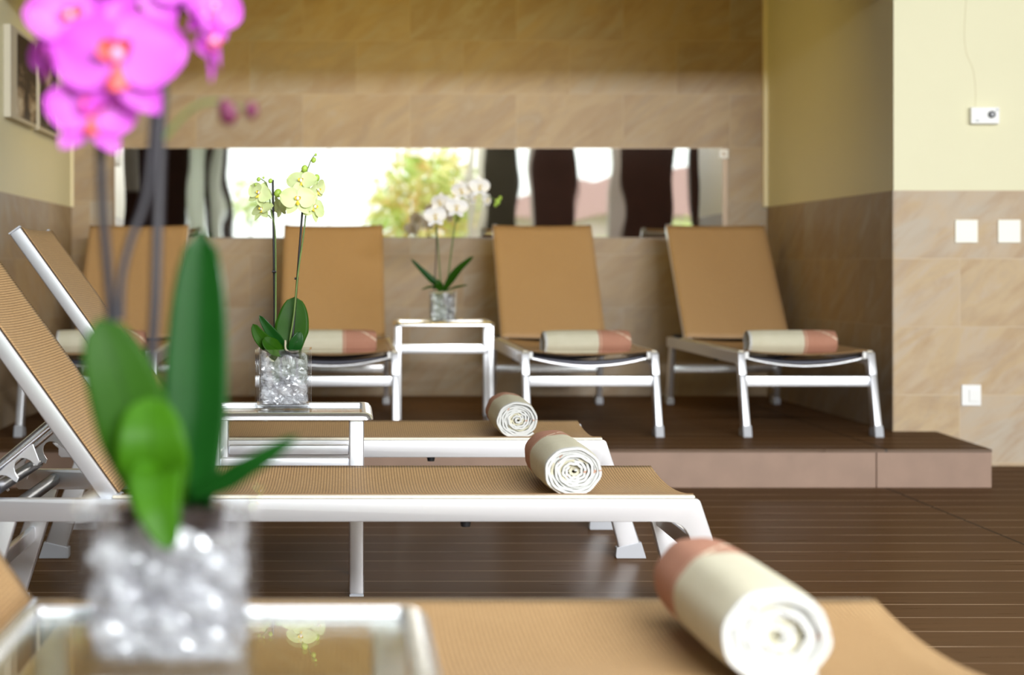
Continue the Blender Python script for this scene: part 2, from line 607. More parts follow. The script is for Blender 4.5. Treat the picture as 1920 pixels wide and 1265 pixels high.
# rear wall behind the camera: dark panels, window openings, seen in the mirror
RT = 2.75
panels = [(RX0, -2.22, 'dark_wood'), (-1.72, -1.64, 'dark_wood'), (-1.94, -1.84, 'dark_wood'), (1.92, 2.40, 'olive_dark'), (2.61, 3.22, 'dark_wood'), (3.78, 4.56, 'dark_wood'), (4.84, 5.5, 'dark_wood'), (9.3, RX1, 'dark_wood')]
for i, (a, b, mt) in enumerate(panels):
    struct('wall_rear' if i == 0 else 'wall_rear.%03d' % i, MB().box(a, b, RY - .12, RY, 0, RT), M[mt])
for i, (a, b, mt) in enumerate(((1.71, 1.80, 'pale_post'), (1.84, 1.92, 'pale_post'), (2.57, 2.61, 'grey_post'), (3.65, 3.78, 'grey_post'))):
    struct('trim_%d' % (i + 3), MB().box(a, b, RY - .1, RY + .02, 0, RT), M[mt])
struct('wall_rear_lintel', MB().box(RX0, RX1, RY - .12, RY, RT, RT + .1), M['dark_wood'])
struct('wall_rear_top', MB().box(RX0, RX1, RY - .12, RY, 3.7, CEIL), M['cream'])
for i, (a, b, z0, z1) in enumerate(((-2.22, 1.71, 0, RT), (2.40, 2.57, 0, RT), (3.22, 3.65, 0, RT), (4.56, 4.84, 0, RT), (5.5, 9.3, 0, RT), (RX0, RX1, RT + .1, 3.7))):
    wn = struct('window_%d' % (i + 1), MB().box(a, b, RY - .07, RY - .062, z0, z1), M['pane'])
    if i == 0:
        MB().box(-.27, -.245, RY - .09, RY - .03, 0, RT).build('window_frame', M['white_plastic'], wn)

# ------------------------------------------------------------------ outdoors, seen only in the mirror
g = N('lawn')
M['lawn'] = g.done(g.pbsdf(g.mix(g.noise(g.pos(), 1.2, 4), (0.20, 0.34, 0.06), (0.42, 0.50, 0.16)), 0.9))
tag(MB().box(-30, 40, -60, RY - .12, -.2, -.05).build('lawn', M['lawn']), kind='structure')


def foliage_mat(name, a, b, c):
    g = N(name)
    oi = g.noise(g.pos(), 2.2, 3)
    return g.done(g.pbsdf(g.ramp(oi, [(0.35, a), (0.5, b), (0.64, c)]), 0.7))


def bush(name, c, r, n, mat, label, seed, squash=1.0):
    rn = random.Random(seed)
    t = empty(name, (c[0], c[1], 0))
    mb = MB()
    for k in range(n):
        d = Vector((rn.gauss(0, 1), rn.gauss(0, 1), rn.gauss(0, 1))).normalized() * (rn.random() ** 0.4)
        p = Vector((d.x * r, d.y * r, c[2] + d.z * r * squash))
        a = Vector((rn.gauss(0, 1), rn.gauss(0, 1), rn.gauss(0, 1))).normalized()
        b = a.cross(Vector((rn.gauss(0, 1), rn.gauss(0, 1), rn.gauss(0, 1)))).normalized()
        s = r * rn.uniform(.06, .13)
        mb.add([p - a * s, p + b * s * .5, p + a * s, p - b * s * .5], [(0, 1, 2, 3)])
    f = mb.build('foliage', mat, t)
    MB().tube([(0, 0, -.05), (.03, 0, c[2] * .5), (0, 0, c[2])], [r * .07, r * .05, r * .03], 8).build('trunk', M['bark'], t)
    tag(t, label, 'shrub' if c[2] < 1.6 else 'tree')
    return t


M['autumn'] = foliage_mat('autumn_leaves', (0.48, 0.66, 0.14), (0.85, 0.82, 0.34), (0.88, 0.55, 0.24))
M['greenery'] = foliage_mat('green_leaves', (0.36, 0.55, 0.10), (0.66, 0.74, 0.25), (0.82, 0.86, 0.48))
bush('garden_tree', (1.35, -9.0, 2.05), 1.05, 1500, M['autumn'], 'yellow and orange leaved tree reflected right of centre in the long mirror', 3, .95)
bush('garden_bush', (-1.66, -8.5, 2.0), .52, 420, M['greenery'], 'green bush reflected at the left end of the bright mirror window', 5, .8)
bush('low_shrub', (7.6, -18.0, 1.45), .75, 500, M['greenery'], 'bright green shrub reflected in the right hand slit of the mirror', 8, .8)
bush('hedge_shrub', (4.95, -14.0, 1.0), .75, 500, M['greenery'], 'low green shrub reflected in the middle slit of the mirror', 9, .8)
hs = empty('house', (8.0, -27.0, 0))
tag(hs, 'distant house with dull pink roof reflected in the mirror slits', 'house')
M['house_wall'] = simple('house_wall', (0.62, 0.48, 0.50), 0.8)
M['house_roof'] = simple('pink_tile_roof', (0.56, 0.33, 0.36), 0.8)
MB().box(-5.0, 4.5, -5, 0, -.05, 2.3).build('house_walls', M['house_wall'], hs)
MB().prism([(-5.4, 2.3), (4.9, 2.3), (4.2, 3.6), (-.2, 3.6)], -5.2, .3, 'y').build('house_roof', M['house_roof'], hs)
MB().box(-2.8, -1.6, -.0, .05, 1.1, 2.2).build('house_window', M['white_plastic'], hs)

# white curtain tied beside the window and a towel on the dark wall (mirror only)


def drape(name, x0, x1, z0, z1, y, mat, label, cat, waist=0.0, folds=7, parent=None):
    mb = MB()

    def fn(a, b):
        z = z0 + (z1 - z0) * b
        k = 1 - waist * math.exp(-((b - .45) / .22) ** 2)
        xc = (x0 + x1) / 2
        return (xc + (x0 + (x1 - x0) * a - xc) * k, y + .03 * math.sin(a * folds * 2 * PI), z)
    mb.grid(fn, 60, 16)
    o = mb.build(name, mat, parent, smooth=True)
    return tag(o, label, cat)


g = N('white_cloth')
M['cloth'] = g.done(g.n('MixShader', {0: 0.8, 1: g.pbsdf((0.85, 0.85, 0.83), 0.9), 2: g.n('BsdfTranslucent', {'Color': (0.92, 0.92, 0.90)})}))
drape('curtain', -2.22, -1.92, 0.03, 2.74, RY + .09, M['cloth'], 'left half of the white curtain reflected at the left of the mirror', 'curtain', .25)
drape('curtain.001', -1.86, -1.71, 0.03, 2.74, RY + .09, M['cloth'], 'right narrow half of the white curtain reflected beside the mirrored window', 'curtain', .2, 5)
drape('hanging_towel', -3.16, -2.92, 2.0, 2.72, RY + .05, M['cloth'], 'white towel hanging high on dark wall reflected near mirror left end', 'towel', 0, 4)

# ------------------------------------------------------------------ mirror on the back wall
mt = P(213, 277, YB)
mb_ = P(1363, 446, YB)
mr = empty('wall_mirror', ((mt.x + mb_.x) / 2, YB, mb_.z))
tag(mr, 'long low horizontal mirror on the tiled back wall behind the loungers', 'mirror')
hw, hh = (mb_.x - mt.x) / 2, mt.z - mb_.z
MB().box(-hw + .012, hw - .03, -.014, -.004, .004, hh - .004).build('mirror_glass', M['mirror'], mr)
M['mirror_trim'] = simple('mirror_trim', (0.30, 0.22, 0.15), 0.4, 0.4)
m = MB()
m.box(-hw, hw, -.006, -.0005, 0, hh)
m.build('backing_board', M['mirror_trim'], mr)
MB().box(hw - .03, hw, -.018, -.0045, 0, hh).build('end_trim', M['mirror_trim'], mr)
MB().box(-hw, -hw + .012, -.018, -.0045, 0, hh).build('end_trim', M['mirror_trim'], mr)
p = P(1355, 289, YB)
sk = empty('wall_socket', (p.x, YB - .019, p.z))
tag(sk, 'small white square fitting at the upper right corner of the mirror', 'socket')
MB().box(-.027, .027, -.012, 0, -.027, .027).build('face_plate', M['white_plastic'], sk, bevel=.003)
MB().box(-.008, .008, -.015, -.0115, -.012, .010).build('hook', M['mirror_trim'], sk, bevel=.002)

# ------------------------------------------------------------------ fittings on the right wall


def wall_item(name, u0, u1, v0, v1, label, cat):
    a, b = P(u0, v0, YF), P(u1, v1, YF)
    t = empty(name, ((a.x + b.x) / 2, YF - .001, (a.z + b.z) / 2))
    return tag(t, label, cat), (b.x - a.x) / 2, (a.z - b.z) / 2


t, hx, hz = wall_item('thermostat', 1816, 1869, 202, 233, 'white thermostat box with dark round dial on the cream wall', 'thermostat')
MB().box(-hx, hx, -.035, 0, -hz, hz).build('case', M['white_plastic'], t, bevel=.004)
MB().tube([(hx * .42, -.034, 0.004), (hx * .42, -.046, 0.004)], .0165, 20).build('dial', M['black'], t)
MB().tube([(hx * .42, -.0455, 0.004), (hx * .42, -.050, 0.004)], .008, 16).build('dial_cap', M['grey_plastic'], t)
MB().box(-hx * .72, -hx * .45, -.037, -.0345, -hz * .72, -hz * .5).build('brand_plate', M['grey_plastic'], t)
MB().box(hx * .72, hx * .9, -.037, -.0345, hz * .55, hz * .75).build('indicator', M['grey_plastic'], t)
for u0, u1, lab, nm in ((1790, 1832, 'left of two blank ivory square plates on the tiled right wall', 'blank_plate'), (1870, 1912, 'right of two blank ivory square plates on the tiled right wall', 'blank_plate')):
    a, b = P(u0, 412, YF), P(u1, 455, YF)
    o = MB().box(-(b.x - a.x) / 2, (b.x - a.x) / 2, -.010, 0, -(a.z - b.z) / 2, (a.z - b.z) / 2).build(nm, M['ivory_plastic'], None, bevel=.003)
    o.location = ((a.x + b.x) / 2, YF - .001, (a.z + b.z) / 2)
    tag(o, lab, 'wall plate', 'blank plates on the right wall')
t, hx, hz = wall_item('light_switch', 1802, 1838, 721, 760, 'white square rocker switch low on the tiled right wall', 'switch')
MB().box(-hx, hx, -.010, 0, -hz, hz).build('switch_frame', M['white_plastic'], t, bevel=.002)
MB().box(-hx * .28, hx * .72, -.016, -.009, -hz * .6, hz * .6).build('rocker', M['white_plastic'], t, bevel=.003)
# a hairline crack runs down the plaster to the thermostat
cp = catmull([P(1812, -10, YF), P(1808, 60, YF), P(1812, 100, YF), P(1824, 130, YF), P(1829, 170, YF), P(1828, 203, YF)], 24)
M['crack'] = simple('plaster_crack', (0.55, 0.48, 0.30), 0.8)
o = MB().tube([(q.x, YF - .0015, q.z) for q in cp], .0012, 5).build('trim_7', M['crack'])
tag(o, kind='structure')

# ------------------------------------------------------------------ canvases on the left wall


def canvas_mat(name, seed):
    g = N(name)
    x, y, z = g.sep(g.obj())
    v = g.comb(g.math('MULTIPLY', y, 3.6), g.math('MULTIPLY', z, 4.6), seed)
    vo = g.n('TexVoronoi', {'Vector': g.n('VectorMath', {0: v, 1: g.n('VectorMath', {0: g.n('TexNoise', {'Vector': v, 'Scale': 1.5}).outputs[1], 1: (.5, .5, 0)}, operation='MULTIPLY').outputs[0]}, operation='ADD').outputs[0], 'Scale': 1.0})
    n2 = g.noise(v, 5, 4, 0.7)
    k = g.math('ADD', vo.outputs['Distance'], g.math('MULTIPLY', g.math('SUBTRACT', n2, 0.5), 0.9))
    c = g.ramp(k, [(0.12, (0.62, 0.55, 0.43)), (0.32, (0.30, 0.22, 0.14)), (0.48, (0.035, 0.02, 0.012))])
    return g.done(g.pbsdf(c, 0.6))


M['canvas_side'] = simple('canvas_border', (0.58, 0.53, 0.42), 0.7)
for k, (y0, y1, z0, z1, py0, py1, lab) in enumerate(((8.17, 8.86, 1.645, 2.09, 8.33, 8.84, 'sepia print of stones with pale margin on the left wall, nearer one'),
                                                  (8.93, 9.62, 1.645, 2.09, 8.95, 9.46, 'sepia stone print on left wall partly behind the magenta orchid'))):
    t = empty('wall_picture' if k == 0 else 'wall_picture.001', (XL + .001, (y0 + y1) / 2, z0))
    tag(t, lab, 'picture', 'canvas prints on the left wall')
    hy = (y1 - y0) / 2
    MB().box(0, .035, -hy, hy, 0, z1 - z0).build('canvas', M['canvas_side'], t, bevel=.003)
    yc = (y0 + y1) / 2
    MB().box(.0345, .0365, py0 - yc, py1 - yc, .02, z1 - z0 - .02).build('print', canvas_mat('stone_print', 3.0 + 4 * k), t)

# ------------------------------------------------------------------ sun lounger (local: foot end +x, width along y)
SZ = 0.376      # top of the side rails
RYC = 0.297     # rail centre
PVX, PVZ = -0.55, 0.385
SAG = 0.022


def sag(y):
    return -SAG * (1 - min(1, abs(y) / .29) ** 2)


def fillet(c, p0, p1, n=5):
    """quadratic arc between p0 and p1 with control c"""
    return [((1 - t) ** 2 * p0[0] + 2 * t * (1 - t) * c[0] + t * t * p1[0], (1 - t) ** 2 * p0[1] + 2 * t * (1 - t) * c[1] + t * t * p1[1]) for t in [i / n for i in range(n + 1)]]


def make_lounger(BANG, BLEN):
    t = empty('sun_lounger', (0, 0, 0))
    zb = SZ - .054
    zc = zb - .045        # where rail bend ends and the leg begins
    sl = .39              # leg slope dx per dz

    def ox_r(z): return .842 + (SZ - z) * sl * .86

    def ix_r(z): return .795 + (SZ - z) * sl * .66

    def ox_l(z): return -.833 - (SZ - z) * sl * .90

    def ix_l(z): return -.772 - (SZ - z) * sl * .80
    for s in (-1, 1):
        y0, y1 = sorted((s * (RYC - .016), s * (RYC + .016)))
        top = fillet((-.905, SZ), (-.905, SZ - .008), (-.897, SZ), 3) + fillet((.842, SZ), (.834, SZ), (ox_r(SZ - .008), SZ - .008), 3)
        inner_r = fillet((ix_r(zb), zb), (ix_r(zc), zc), (ix_r(zb) - .045, zb), 6)
        poly = top + [(ox_r(zc), zc)] + inner_r + [(-.897, zb), (-.905, zb + .008)]
        MB().prism(poly, y0, y1).build('side_rail', M['silver'], t, bevel=.008, seg=3, auto=.6)
        MB().box(-.56, .832, *sorted((s * (RYC - .014), s * (RYC + .010))), SZ + .001, SZ + .0075).build('fabric_channel', M['fabric_edge'], t, bevel=.002)
        for (ox, ix, sg) in ((ox_r, ix_r, 1), (ox_l, ix_l, -1)):
            zf = .022
            zc_ = zc if sg > 0 else zb + .01
            lg = MB().prism([(ox(zc_), zc_), (ix(zc_), zc_), (ix(zf), zf), (ox(zf), zf)], y0 + .002 * (sg < 0), y1 - .002 * (sg < 0)).build('leg', M['silver'], t, bevel=.007, seg=3, auto=.6)
            zt_ = .048
            a, b = ox(zt_) + sg * .003, ix(zt_) - sg * .003
            ft = MB().prism([(a, zt_ + .004), (b, zt_ - .014), (ix(0) - sg * .018, .008), (ix(0) - sg * .016, 0), (ox(0) + sg * .003, 0)], y0 - .003, y1 + .003).build('foot_cap', M['grey_plastic'], lg, bevel=.002)
    # seat fabric
    X0, X1 = PVX + .01, .832

    def fn(a, b):
        y = -.288 + .576 * b
        x = X0 + (X1 - X0) * a
        return (x, y, SZ + .0095 + sag(y))
    MB().grid(fn, 24, 18, lambda a, b: (a * (X1 - X0), b * .576)).build('seat_fabric', M['fabric'], t, smooth=True, solid=.0025)
    # backrest
    ca, sa = math.cos(BANG), math.sin(BANG)

    def bp(l, y, n=0.0):      # l along the backrest, n normal (towards the sitter)
        return (PVX - ca * l + sa * n, y, PVZ + sa * l + ca * n)

    def fb(a, b):
        y = -.282 + .564 * b
        l = .0 + BLEN * a
        return bp(l, y, .004 - .4 * SAG * (1 - (y / .282) ** 2))
    MB().grid(fb, 20, 16, lambda a, b: (a * BLEN, b * .564)).build('backrest_fabric', M['fabric'], t, smooth=True, solid=.0025)
    for s in (-1, 1):
        y0, y1 = sorted((s * .256, s * .281))
        poly = [bp(-.01, 0, .0), bp(BLEN + .004, 0, .0), bp(BLEN + .004, 0, -.042), bp(.0, 0, -.042)]
        br = MB().prism([(q[0], q[2]) for q in poly], y0, y1).build('backrest_rail', M['silver'], t, bevel=.006, seg=3, auto=.6)
        cpoly = [bp(BLEN + .004, 0, .001), bp(BLEN + .009, 0, .001), bp(BLEN + .009, 0, -.043), bp(BLEN + .004, 0, -.043)]
        MB().prism([(q[0], q[2]) for q in cpoly], y0 - .001, y1 + .001).build('end_cap', M['grey_plastic'], br, bevel=.001)
        MB().tube([(PVX, s * .245, PVZ - .012), (PVX, s * .300, PVZ - .012)], .013, 12).build('hinge', M['grey_plastic'], t)
    MB().tube([bp(BLEN - .02, -.26, -.022), bp(BLEN - .02, .26, -.022)], .011, 12).build('top_bar', M['silver'], t)
    # struts with hooked plates that hold the backrest up
    tp = Vector(bp(.235, 0, -.032))
    dv = Vector((-math.cos(math.radians(40)), 0, -math.sin(math.radians(40))))
    nv = Vector((-dv.z, 0, dv.x))
    if nv.z > 0:
        nv = -nv
    for s in (-1, 1):
        y = s * .20
        st = MB().tube([(tp + dv * l) + Vector((0, y, 0)) for l in (0, .03, .30)], [.010, .012, .012], 12).build('support_strut', M['alu'], t, auto=.7)
        pl = []
        L0, L1, nh = .10, .295, 3
        pw = (L1 - L0) / nh
        pts = [(L0 - .02, .006)]
        for k in range(nh):
            a = L0 + k * pw
            pts += [(a - .004, .052), (a + .008, .058)]
            for q in range(9):
                th = PI * q / 8
                c = a + .010 + (pw - .012) / 2
                rr = (pw - .014) / 2
                pts.append((c - rr * math.cos(th), .050 - .034 * math.sin(th)))
        pts += [(L1 + .004, .050), (L1 + .01, .006)]
        poly = [((tp + dv * l + nv * d).x, (tp + dv * l + nv * d).z) for l, d in pts]
        MB().prism(poly, y - .003, y + .003).build('hook_plate', M['silver'], st, bevel=.0012)
    pc = tp + dv * .205 + nv * .040
    MB().tube([(pc.x, -.285, pc.z), (pc.x, .285, pc.z)], .015, 14).build('ratchet_bar', M['dark_metal'], t, auto=.8)
    MB().tube([(-.80, -.285, SZ - .027), (-.80, .285, SZ - .027)], .017, 14).build('head_bar', M['dark_metal'], t, auto=.8)
    # foot end: flat crossbar between the legs, curved braces under the fabric
    zx = .245
    xx = (ox_r(zx) + ix_r(zx)) / 2
    MB().box(xx - .012, xx + .012, -.283, .283, zx - .024, zx + .024).build('foot_crossbar', M['silver'], t, bevel=.009, seg=3, auto=.6)
    for (x, mt_, dp, r) in ((.815, 'alu', .042, .0060), (.76, 'dark_metal', .030, .013), (.05, 'dark_metal', .045, .010)):
        MB().tube([(x, y, SZ - .022 - dp * (1 - (y / .285) ** 2)) for y in [-.285 + .57 * i / 16 for i in range(17)]], r, 10).build('curved_brace', M[mt_], t, auto=.8)
    xl = (ox_l(.2) + ix_l(.2)) / 2
    MB().box(xl - .01, xl + .01, -.283, .283, .18, .22).build('head_crossbar', M['alu'], t, bevel=.006, auto=.6)
    for s in (-1, 1):
        MB().tube([(.285, s * (RYC - .004), zb + .004), (.285, s * (RYC - .004), zb - .014)], [.014, .011], 12).build('bumper', M['black'], t, auto=.8)
        MB().box(.815, .836, *sorted((s * .262, s * .279)), SZ - .03, SZ + .002).build('corner_clip', M['white_plastic'], t, bevel=.003)
    return t


lounger = make_lounger(math.radians(54.3), 0.825)
FRONT = [(0.034, 2.515, 'tan mesh sun lounger nearest the camera, under the big blurred towel'),
         (0.0, 4.395, 'tan mesh sun lounger in the middle of the front row, carrying the sharp towel'),
         (-0.015, 5.775, 'tan mesh sun lounger farthest in the front row, behind the side table')]
BACK = [(-1.185, 'leftmost lounger on the platform, mostly hidden behind the magenta orchid'),
        (-.075, 'second lounger from left on the platform, behind the yellow orchid'),
        (1.115, 'lounger on the platform just right of the white orchid table'),
        (2.105, 'rightmost lounger on the platform, in the corner of the niche')]
first = True
for x, y, lab in FRONT:
    o = lounger if first else copy_tree(lounger)
    first = False
    o.location = (x, y, 0)
    tag(o, lab, 'sun lounger', 'front row of sun loungers')
reclined = make_lounger(math.radians(48.5), 0.825)
first = True
for x, lab in BACK:
    o = reclined if first else copy_tree(reclined)
    first = False
    o.location = (x, 8.68, HP)
    o.rotation_euler = (0, 0, -PI / 2)
    tag(o, lab, 'sun lounger', 'sun loungers on the platform')

# ------------------------------------------------------------------ side tables


def rrect(hx, hy, r, n=6):
    pts = []
    for cx, cy, a0 in ((hx - r, hy - r, 0), (-hx + r, hy - r, PI / 2), (-hx + r, -hy + r, PI), (hx - r, -hy + r, 1.5 * PI)):
        for i in range(n + 1):
            a = a0 + PI / 2 * i / n
            pts.append((cx + r * math.cos(a), cy + r * math.sin(a)))
    return pts


def make_table(h, lx=.021, ly=.014, px=.203, py=.172):
    t = empty('side_table', (0, 0, 0))
    hx, hy = .25, .21
    prof = [(.006, -.022), (0.0, -.020), (0, -.016), (.003, -.010), (.009, -.004), (.017, -.0005), (.023, 0), (.027, -.001), (.0295, -.004), (.030, -.015), (.030, -.022)]
    loops = [[(x, y, h + dz) for x, y in rrect(hx - i, hy - i, .030 - .8 * i)] for i, dz in prof]
    mb = MB()
    n = len(loops[0])
    vs_ = [p for lp in loops for p in lp]
    fs = []
    k = len(loops)
    for j in range(k):
        j2 = (j + 1) % k
        for i in range(n):
            i2 = (i + 1) % n
            fs.append((j * n + i, j * n + i2, j2 * n + i2, j2 * n + i))
    mb.add(vs_, fs)
    mb.build('table_frame', M['alu'], t, auto=.9)
    MB().box(-hx + .029, hx - .029, -hy + .029, hy - .029, h - .018, h - .011).build('glass_top', M['table_glass'], t)
    for sx in (-1, 1):
        for sy in (-1, 1):
            x, y = sx * px, sy * py
            lg = MB().box(x - lx, x + lx, y - ly, y + ly, .006, h - .021).build('leg', M['silver'], t, bevel=.007, seg=3, auto=.6)
            MB().box(x - lx + .0005, x + lx - .0005, y - ly + .0005, y + ly - .0005, 0, .0065).build('foot_cap', M['grey_plastic'], lg, bevel=.002)
            MB().box(sx * .19 - .011, sx * .19 + .011, sy * .15 - .011, sy * .15 + .011, h - .0215, h - .0182).build('glass_pad', M['white_plastic'], t)
    for sy in (-1, 1):
        y = sy * py
        MB().box(-px + lx, px - lx, y - .009, y + .009, h - .160, h - .128).build('crossbar', M['silver'], t, bevel=.007, seg=3, auto=.6)
    for sx in (-1, 1):
        x = sx * px
        MB().box(x - .009, x + .009, -py + ly, py - ly, h - .158, h - .130).build('side_bar', M['alu'], t, bevel=.007, seg=3, auto=.6)
    return t


TH = .52
tb = make_table(TH)
tb.location = (-.175, 5.01, 0)
tag(tb, 'aluminium side table with the yellow orchid between front row loungers', 'side table', 'aluminium side tables')
t2 = copy_tree(tb)
t2.location = (-.152, 1.885, 0)
tag(t2, 'blurred aluminium glass table in the foreground under the magenta orchid', 'side table', 'aluminium side tables')
t3 = make_table(.497, .0145, .021, .230, .150)
t3.location = (.487, 8.675, HP)
tag(t3, 'aluminium side table on the platform holding the white orchid', 'side table', 'aluminium side tables')

# ------------------------------------------------------------------ rolled towels


def make_towel(seed):
    """axis along +y from the near (visible) end; bottom at z=0"""
    rn = random.Random(seed)
    turns, R, r0 = 8.82, .073, .004
    th_ = .0067
    n = int(turns * 40)
    ph = [rn.uniform(0, 6.28) for _ in range(8)]
    mb = MB()
    cl = []
    for i in range(n + 1):
        a = 2 * PI * turns * i / n
        f = i / n
        r = r0 + (R - r0) * f ** .92
        r *= 1 + (.022 * math.sin(2 * a + ph[0]) + .010 * math.sin(3 * a + ph[1])) * (1 - f * .6)
        r += .0007 * math.sin(5 * a + ph[2] + 6 * f) * min(1, f * 3) + .0010 * math.sin(8.3 * a + ph[3])
        x, z = r * math.cos(a + ph[4] * .1) * 1.04, r * math.sin(a + ph[4] * .1) * .90
        x += .002 * math.sin(9 * f + ph[5])
        if z < -.058:
            z = -.058 + (z + .058) * .35
        cl.append(Vector((x, 0, z)))
    off_in, off_out = [], []
    for i in range(n + 1):
        tt = (cl[min(i + 1, n)] - cl[max(i - 1, 0)]).normalized()
        nn = Vector((tt.z, 0, -tt.x))
        off_out.append(cl[i] + nn * th_ * .5)
        off_in.append(cl[i] - nn * th_ * .5)
    zmin = min(p.z for p in off_out)
    ny = 14
    prof = off_out + off_in[::-1]
    k = len(prof)
    vs_, fs = [], []
    for j in range(ny + 1):
        b = j / ny
        for q, p in enumerate(prof):
            i = q if q <= n else 2 * n + 1 - q
            f = i / n
            a = 2 * PI * turns * f
            e0 = .004 * math.sin(a * .37 + ph[6]) + .003 * math.sin(a * 1.3 + ph[7]) + .010 * (1 - f) - .004 * (f > .86)
            y = e0 * (1 - b) + (TL + .5 * e0) * b
            pinch = 1 - .07 * abs(2 * b - 1) ** 6
            vs_.append((p.x * pinch, y, (p.z - zmin) if False else (p.z * pinch - zmin * 1.0)))
    for j in range(ny):
        for q in range(k):
            q2 = (q + 1) % k
            fs.append((j * k + q, j * k + q2, (j + 1) * k + q2, (j + 1) * k + q))
    for j in (0, ny):
        for i in range(n):
            fs.append((j * k + i, j * k + i + 1, j * k + k - 2 - i, j * k + k - 1 - i))
    mb.add(vs_, fs)
    return mb.build('rolled_towel', M['towel'], None, auto=1.0)


def place_towel(o, loc, rz, label, s=1.0, tilt=0.0):
    o.location = loc
    o.rotation_euler = (tilt, 0, rz)
    o.scale = (s, 1, s)
    return tag(o, label, 'towel', 'rolled towels on the loungers')


FZ = SZ + .006
tw = make_towel(4)
tw2 = make_towel(11)
tw3 = make_towel(23)
place_towel(tw2, (.568, 2.25, FZ - .004), math.radians(1.5), 'large blurred rolled towel on the nearest lounger, its spiral end towards us', 1.03)
place_towel(tw, (.548, 4.118, FZ - .006), math.radians(.5), 'rolled towel in sharp focus on the middle front lounger', .97)
place_towel(tw3, (.552, 5.505, FZ - .006), math.radians(0), 'rolled towel on the farthest front row lounger', .95)
for (uc, v, Y, rz, lab, src) in ((1489, 664, 7.93, -90, 'rolled towel on the rightmost platform lounger in the corner', tw),
                                 (1101, 663, 7.93, -83, 'rolled towel on the platform lounger right of the white orchid', tw2),
                                 (622, 664, 7.93, -88, 'rolled towel on platform lounger right behind the yellow orchid vase', tw3),
                                 (188, 660, 7.95, -90, 'rolled towel on the leftmost platform lounger behind front backrest', tw)):
    o = src.copy()
    COL.objects.link(o)
    p = P(uc, v, Y)
    a = math.radians(rz)
    dx, dy = -math.sin(a), math.cos(a)
    L2 = TL * .92 / 2
    place_towel(o, (p.x - dx * L2, Y + .06 - dy * L2, HP + FZ - .024), a, lab, .90)
    o.scale = (.90, .92, .90)

# ------------------------------------------------------------------ orchids


def petal_pts(mb, ang, L, W, prof, cup, bend, nu=8, nv=8, y0=0.0, ruff=0.0, seed=0):
    """a petal in the xz plane (flower faces -y), growing at angle ang"""
    ca, sa = math.cos(ang), math.sin(ang)

    def fn(a, b):
        u = a
        wv = W * prof(u) * (b * 2 - 1) * .5
        al = L * u
        q = (b * 2 - 1)
        y = y0 + bend * L * u * u - cup * W * q * q * prof(u) + ruff * L * math.sin(6 * u + 5 * q + seed) * u
        return (al * ca - wv * sa, y, al * sa + wv * ca)
    mb.grid(fn, nu, nv)


def ell(u): return math.sin(PI * min(1, max(0, u)) ** .85) ** .75 if 0 < u < 1 else 0.0


def broad(u):
    if u <= 0 or u >= 1:
        return 0.0
    return (math.sin(PI * u ** .72) ** .55)


def make_flower(parent, loc, d, mats, rot=(0, 0, 0), seed=0, open_=1.0, lip=1.0):
    """flower of overall width d facing -y before rotation: sepals, two petals, lip, column"""
    pet, lipm, colm = mats
    mb = MB()
    R = d / 2
    petal_pts(mb, PI / 2, R * .98, R * .62, ell, .10, .05 + .25 * (1 - open_), y0=.004 * d / .1, seed=seed)
    petal_pts(mb, math.radians(-52), R * .95, R * .58, ell, .10, .08 + .3 * (1 - open_), y0=.004 * d / .1, seed=seed + 1)
    petal_pts(mb, math.radians(-128), R * .95, R * .58, ell, .10, .08 + .3 * (1 - open_), y0=.004 * d / .1, seed=seed + 2)
    f = mb.build('flower', pet, parent, smooth=True, weld=True)
    f.location = loc
    f.rotation_euler = rot
    for a in (14, 166):
        m2 = MB()
        petal_pts(m2, math.radians(a), R * 1.0, R * 1.12, broad, .10, .06 - .5 * (1 - open_), 10, 10, ruff=.02, seed=seed + a)
        m2.build('petal', pet, f, smooth=True, weld=True)
    m3 = MB()
    petal_pts(m3, math.radians(-90), R * .36 * lip, R * .26 * lip ** 1.5, ell, -.5, -.55, y0=-.03 * R)
    petal_pts(m3, math.radians(35), R * .20 * lip, R * .20 * lip, ell, .6, -1.0, 6, 6, y0=-.03 * R)
    petal_pts(m3, math.radians(145), R * .20 * lip, R * .20 * lip, ell, .6, -1.0, 6, 6, y0=-.03 * R)
    m3.build('lip', lipm, f, smooth=True, weld=True)
    MB().ball((0, -.10 * R, .05 * R), R * .09, 10, 8, (1, 1.3, 1.2)).build('column', colm, f, smooth=True)
    return f


def leaf(parent, pts, W, mat, face=(0, -1, 0), fold=.18, tip=2.2, n=16, base=.35, name='leaf'):
    """strap leaf along pts; face = direction its upper side looks"""
    path = catmull(pts, n)
    face = Vector(face).normalized()
    mb = MB()

    def fn(a, b):
        i = min(n, int(round(a * n)))
        p = path[i]
        t = (path[min(i + 1, n)] - path[max(i - 1, 0)]).normalized()
        side = t.cross(face).normalized()
        nn = side.cross(t)
        u = a
        prof = (base + (1 - base) * min(1, u / .45) ** .8) * (max(0.0, 1 - u ** tip)) ** .5
        q = b * 2 - 1
        return p + side * (W * .5 * prof * q) + nn * (W * fold * prof * abs(q) ** 1.5)
    mb.grid(fn, n, 10)
    return mb.build(name, mat, parent, smooth=True, solid=.0015)


